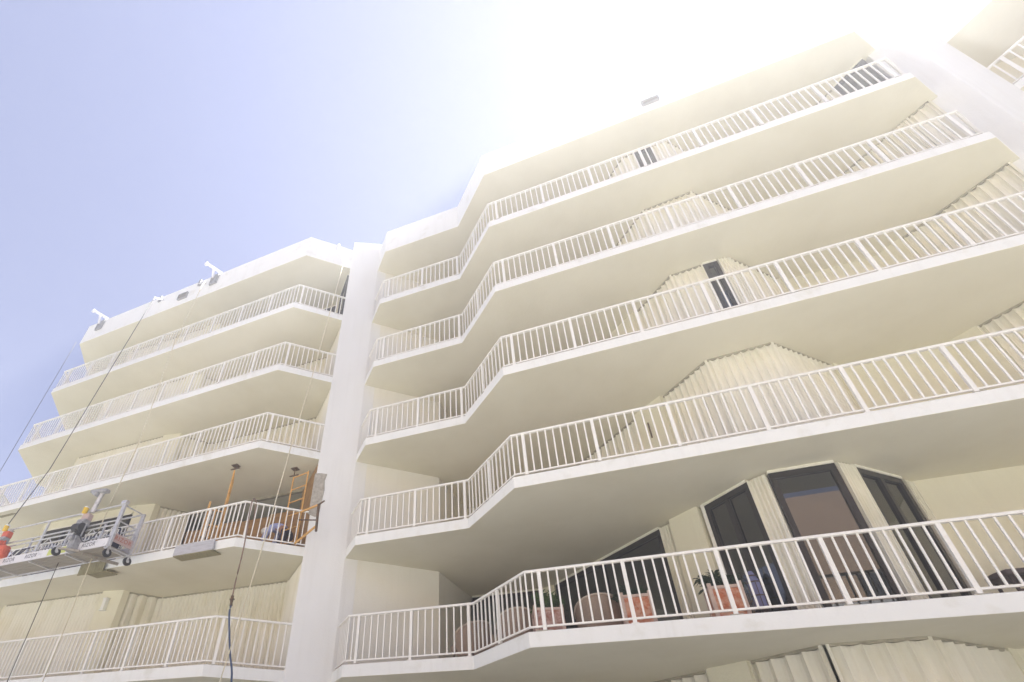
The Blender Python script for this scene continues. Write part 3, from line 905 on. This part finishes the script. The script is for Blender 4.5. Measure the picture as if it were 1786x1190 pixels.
# ------------------------------------------------------------------ balcony furniture on the first floor
F0 = Z[0] + T
def planter(x, y, wd, hh, mat, rz, label):
    m = MB()
    R = Matrix.Rotation(rz, 3, 'Z')
    t = .03
    o = empty('planter', (x, y, F0))
    tag(o, label, 'planter', 'square planters along the balcony')
    def at(dx, dy, z): v = R @ Vector((dx, dy, 0)); return (x + v.x, y + v.y, z)
    h = wd / 2
    for dx, dy, sx, sy in ((0, -h + t / 2, wd, t), (0, h - t / 2, wd, t), (-h + t / 2, 0, t, wd - 2 * t), (h - t / 2, 0, t, wd - 2 * t)):
        m.box(at(dx, dy, F0 + hh / 2), (sx, sy, hh), rz=rz)
    m.box(at(0, 0, F0 + .02), (wd - .06, wd - .06, .03), rz=rz)
    m.build('box', M[mat], o)
    m = MB()
    for sx in (-1, 1):
        for sy in (-1, 1):
            m.box(at(sx * (h - .01), sy * (h - .01), F0 + hh / 2 + .02), (.06, .06, hh + .05), rz=rz)
    for dx, dy, sx, sy in ((0, -h, wd, .05), (0, h, wd, .05), (-h, 0, .05, wd), (h, 0, .05, wd)):
        m.box(at(dx, dy, F0 + hh - .03), (sx, sy, .05), rz=rz)
    m.build('rim', M['rim'], o, bevel=.006)
    m = MB()
    n = 7      # woven diagonal straps on the two visible faces
    for i in range(n):
        u0 = -h + wd * i / n; u1 = u0 + wd / n
        for j in range(6):
            v0 = F0 + .03 + j * (hh - .1) / 6; v1 = v0 + (hh - .1) / 6
            if (i + j) % 2: v0, v1 = v1, v0
            m.bar(at(u0, -h - .006, v0), at(u1, -h - .006, v1), .012, .018)
            m.bar(at(h + .006, u0, v0), at(h + .006, u1, v1), .012, .018)
    m.build('woven_straps', M[mat], o)
    MB().box(at(0, 0, F0 + hh - .06), (wd - .06, wd - .06, .04), rz=rz).build('soil', M['soil'], o)

def plant(x, y, z, r, h, mat, label, seed, n=150, leaf=.10):
    rg = random.Random(seed)
    o = empty('potted_plant', (x, y, z))
    tag(o, label, 'plant')
    st_ = MB()
    lf = MB()
    for i in range(16):
        a = rg.uniform(0, 6.28); rr = rg.uniform(.25, 1.0) * r
        tip = Vector((x + math.cos(a) * rr, y + math.sin(a) * rr, z + h * rg.uniform(.25, 1.0)))
        basep = Vector((x + math.cos(a) * .04, y + math.sin(a) * .04, z))
        midp = basep.lerp(tip, .5) + Vector((0, 0, h * .2))
        st_.tube([basep, midp, tip], [.006, .005, .003], 5)
        for j in range(n // 16):
            t = rg.uniform(.35, 1.0)
            p = (basep.lerp(midp, t * 2) if t < .5 else midp.lerp(tip, t * 2 - 1))
            q = Matrix.Rotation(rg.uniform(0, 6.28), 3, 'Z') @ Matrix.Rotation(rg.uniform(-.9, .7), 3, 'Y')
            L = leaf * rg.uniform(.6, 1.2); W = L * .32
            b = len(lf.v)
            for (u, v, ww) in ((0, 0, 0), (L * .4, W * .5, .01), (L, 0, -.015), (L * .4, -W * .5, .01)):
                lf.v.append(tuple(p + q @ Vector((u, v, ww))))
            lf.f += [(b, b + 1, b + 2), (b, b + 2, b + 3)]; lf.mi += [0, 0]
    st_.build('stems', M['leaf_d'], o)
    l = lf.build('foliage', M[mat], o)
    tag(l, kind='stuff')

planter(1.55, 8.98, .45, .65, 'terra', 0.03, 'orange terracotta planter, the brightest and rightmost, in front of the glass doors')
plant(1.52, 8.98, F0 + .60, .34, .34, 'leaf_d', 'dark spiky plant growing in the orange planter', 11, 480, .15)
planter(.23, 9.22, .47, .72, 'terra', 0.05, 'rosy brown planter in the middle, right of the tall tan chair')
plant(.2, 9.22, F0 + .66, .42, .25, 'leaf_d', 'low dark plant spreading over the middle planter', 12, 480, .14)
planter(-1.33, 9.42, .50, .70, 'pinkstone', 0.25, 'dusty pink planter on the left near the inner railing corner')
plant(-1.3, 9.42, F0 + .66, .36, .34, 'leaf_l', 'light green leafy plant in the dusty pink planter', 13, 600, .15)

def chair(x, y, rz, label, back=.78, wd=.74):
    o = empty('armchair', (x, y, F0))
    tag(o, label, 'chair', 'tan curved armchairs on the balcony')
    R = Matrix.Rotation(rz, 3, 'Z')
    def at(dx, dy, dz): v = R @ Vector((dx, dy, dz)); return (x + v.x, y + v.y, F0 + v.z)
    b = MB(); n = 16; rim = []
    for i in range(n + 1):
        t = -1 + 2 * i / n
        a = t * 1.75
        px, py = math.sin(a) * wd / 2, -math.cos(a) * wd / 2
        top = .50 + (back - .50) * max(0.0, math.cos(t * 1.5)) ** .6
        rim.append(at(px * 1.04, py * 1.04, top))
        for s_ in (1.0, .90):
            b.v.append(at(px * s_ * (1.03), py * s_ * 1.03, top)); b.v.append(at(px * s_ * .88, py * s_ * .88, .14))
    for i in range(n):
        k, l = 4 * i, 4 * i + 4
        for q in ((k, l, l + 1, k + 1), (k + 2, k + 3, l + 3, l + 2), (k, k + 2, l + 2, l), (k + 1, l + 1, l + 3, k + 3)):
            b.f.append(q); b.mi.append(0)
    for k in (0, 4 * n):
        b.f.append((k, k + 1, k + 3, k + 2)); b.mi.append(0)
    b.build('backrest', M['wicker'], o, smooth=False)
    MB().tube(rim, .018, 8).build('piping', M['wickerrim'], o, smooth=True)
    MB().box(at(0, .02, .34), (wd * .72, wd * .72, .14), rz=rz).build('seat', M['wicker'], o, bevel=.04)
    for sx in (-1, 1):
        for sy in (-1, 1):
            MB().tube([at(sx * wd * .3, sy * wd * .3, 0), at(sx * wd * .3, sy * wd * .3, .28)], .02, 8).build('leg', M['brownmet'], o)
chair(-.42, 9.62, 0.2, 'tan curved armchair between the middle planter and the pink planter', .86, .84)
chair(-2.0, 9.92, 0.35, 'tan curved armchair half hidden to the left of the pink planter', .86, .8)
chair(-3.1, 10.3, 1.2, 'tan armchair furthest left behind the straight railing by the dark recess', .82, .84)

tb = empty('lounge_chair', (5.55, 9.45, F0))
tag(tb, 'dark brown low lounge chair at the right edge behind the railing', 'chair')
MB().prism([(5.02, 9.30), (5.10, 9.14), (6.2, 9.14), (6.2, 9.66), (5.10, 9.66), (5.0, 9.48)], F0 + .52, F0 + .60).build('seat', M['brownmet'], tb, bevel=.02)
MB().bar((5.2, 9.25, F0 + .56), (5.95, 9.25, F0 + .30), .04).bar((5.2, 9.55, F0 + .56), (5.95, 9.55, F0 + .30), .04).bar((5.25, 9.4, F0 + .35), (6.1, 9.4, F0 + .35), .05).build('side_bar', M['brownmet'], tb)
for x, y in ((5.15, 9.22), (5.15, 9.58), (6.1, 9.22), (6.1, 9.58)):
    MB().tube([(x, y, F0), (x, y, F0 + .53)], .022, 8).build('leg', M['brownmet'], tb)

ln = empty('floor_lantern', (2.12, 9.45, F0))
tag(ln, 'tall blue-grey lantern with dark bands standing by the glass right of the orange planter', 'lantern')
def ring(r, z0, z1, n=8, r2=None):
    return MB().tube([(2.12, 9.45, z0), (2.12, 9.45, z1)], [r, r2 if r2 is not None else r], n)
ring(.10, F0 + .40, F0 + .85).build('glass_body', M['lantern'], ln)
ring(.10, F0 + .86, F0 + 1.05, 8, .035).build('cap', M['lantern'], ln)
m = MB()
for zz in (.40, .62, .85, .96): m.tube([(2.12, 9.45, F0 + zz - .008), (2.12, 9.45, F0 + zz + .012)], .108 if zz < .9 else .08, 8)
for i in range(8):
    a = i * math.pi / 4
    m.bar((2.12 + .1 * math.cos(a), 9.45 + .1 * math.sin(a), F0 + .4), (2.12 + .1 * math.cos(a), 9.45 + .1 * math.sin(a), F0 + .86), .01)
for i in range(3):
    a = i * 2.1 + .4
    m.bar((2.12 + .13 * math.cos(a), 9.45 + .13 * math.sin(a), F0), (2.12 + .05 * math.cos(a), 9.45 + .05 * math.sin(a), F0 + .42), .018)
m.build('frame', M['brownmet'], ln)

# ------------------------------------------------------------------ block across the street, seen in the glass
ob = empty('opposite_building', (0, -30, GZ))
tag(ob, 'peach stuccoed block across the way, visible only as a reflection in the dark glass', 'building')
MB().box((0, -30, 9.2), (70, 12, 20.8)).build('wall', M['peach'], ob)
for fl in range(4):
    MB().box((0, -23.7, 1.9 + fl * 3.0), (66, .9, .25)).build('balcony_slab', M['fascia'], ob)
    for i in range(14):
        MB().box((-30 + i * 4.6, -23.98, 3.3 + fl * 3.0), (2.0, .06, 1.7)).build('window', M['bronze'], ob)
# ------------------------------------------------------------------ haze
hz = MB().box((0, 0, 9.0), (1900, 1900, 22.4)).build('glare_haze', plain('air', (1, 1, 1)))  # added air volume imitating the veiling glare of the lens
hm, ht, hp = new_mat('veil_glare_air')
ht.nodes.remove(hp)
pv = ht.nodes.new('ShaderNodeVolumePrincipled')
pv.inputs['Color'].default_value = (0.98, 0.98, 1.0, 1)
pv.inputs['Density'].default_value = HAZE_D
pv.inputs['Anisotropy'].default_value = HAZE_G
ht.links.new(pv.outputs[0], ht.nodes['Material Output'].inputs['Volume'])
hz.data.materials.clear()
hz.data.materials.append(hm)
tag(hz, kind='stuff')
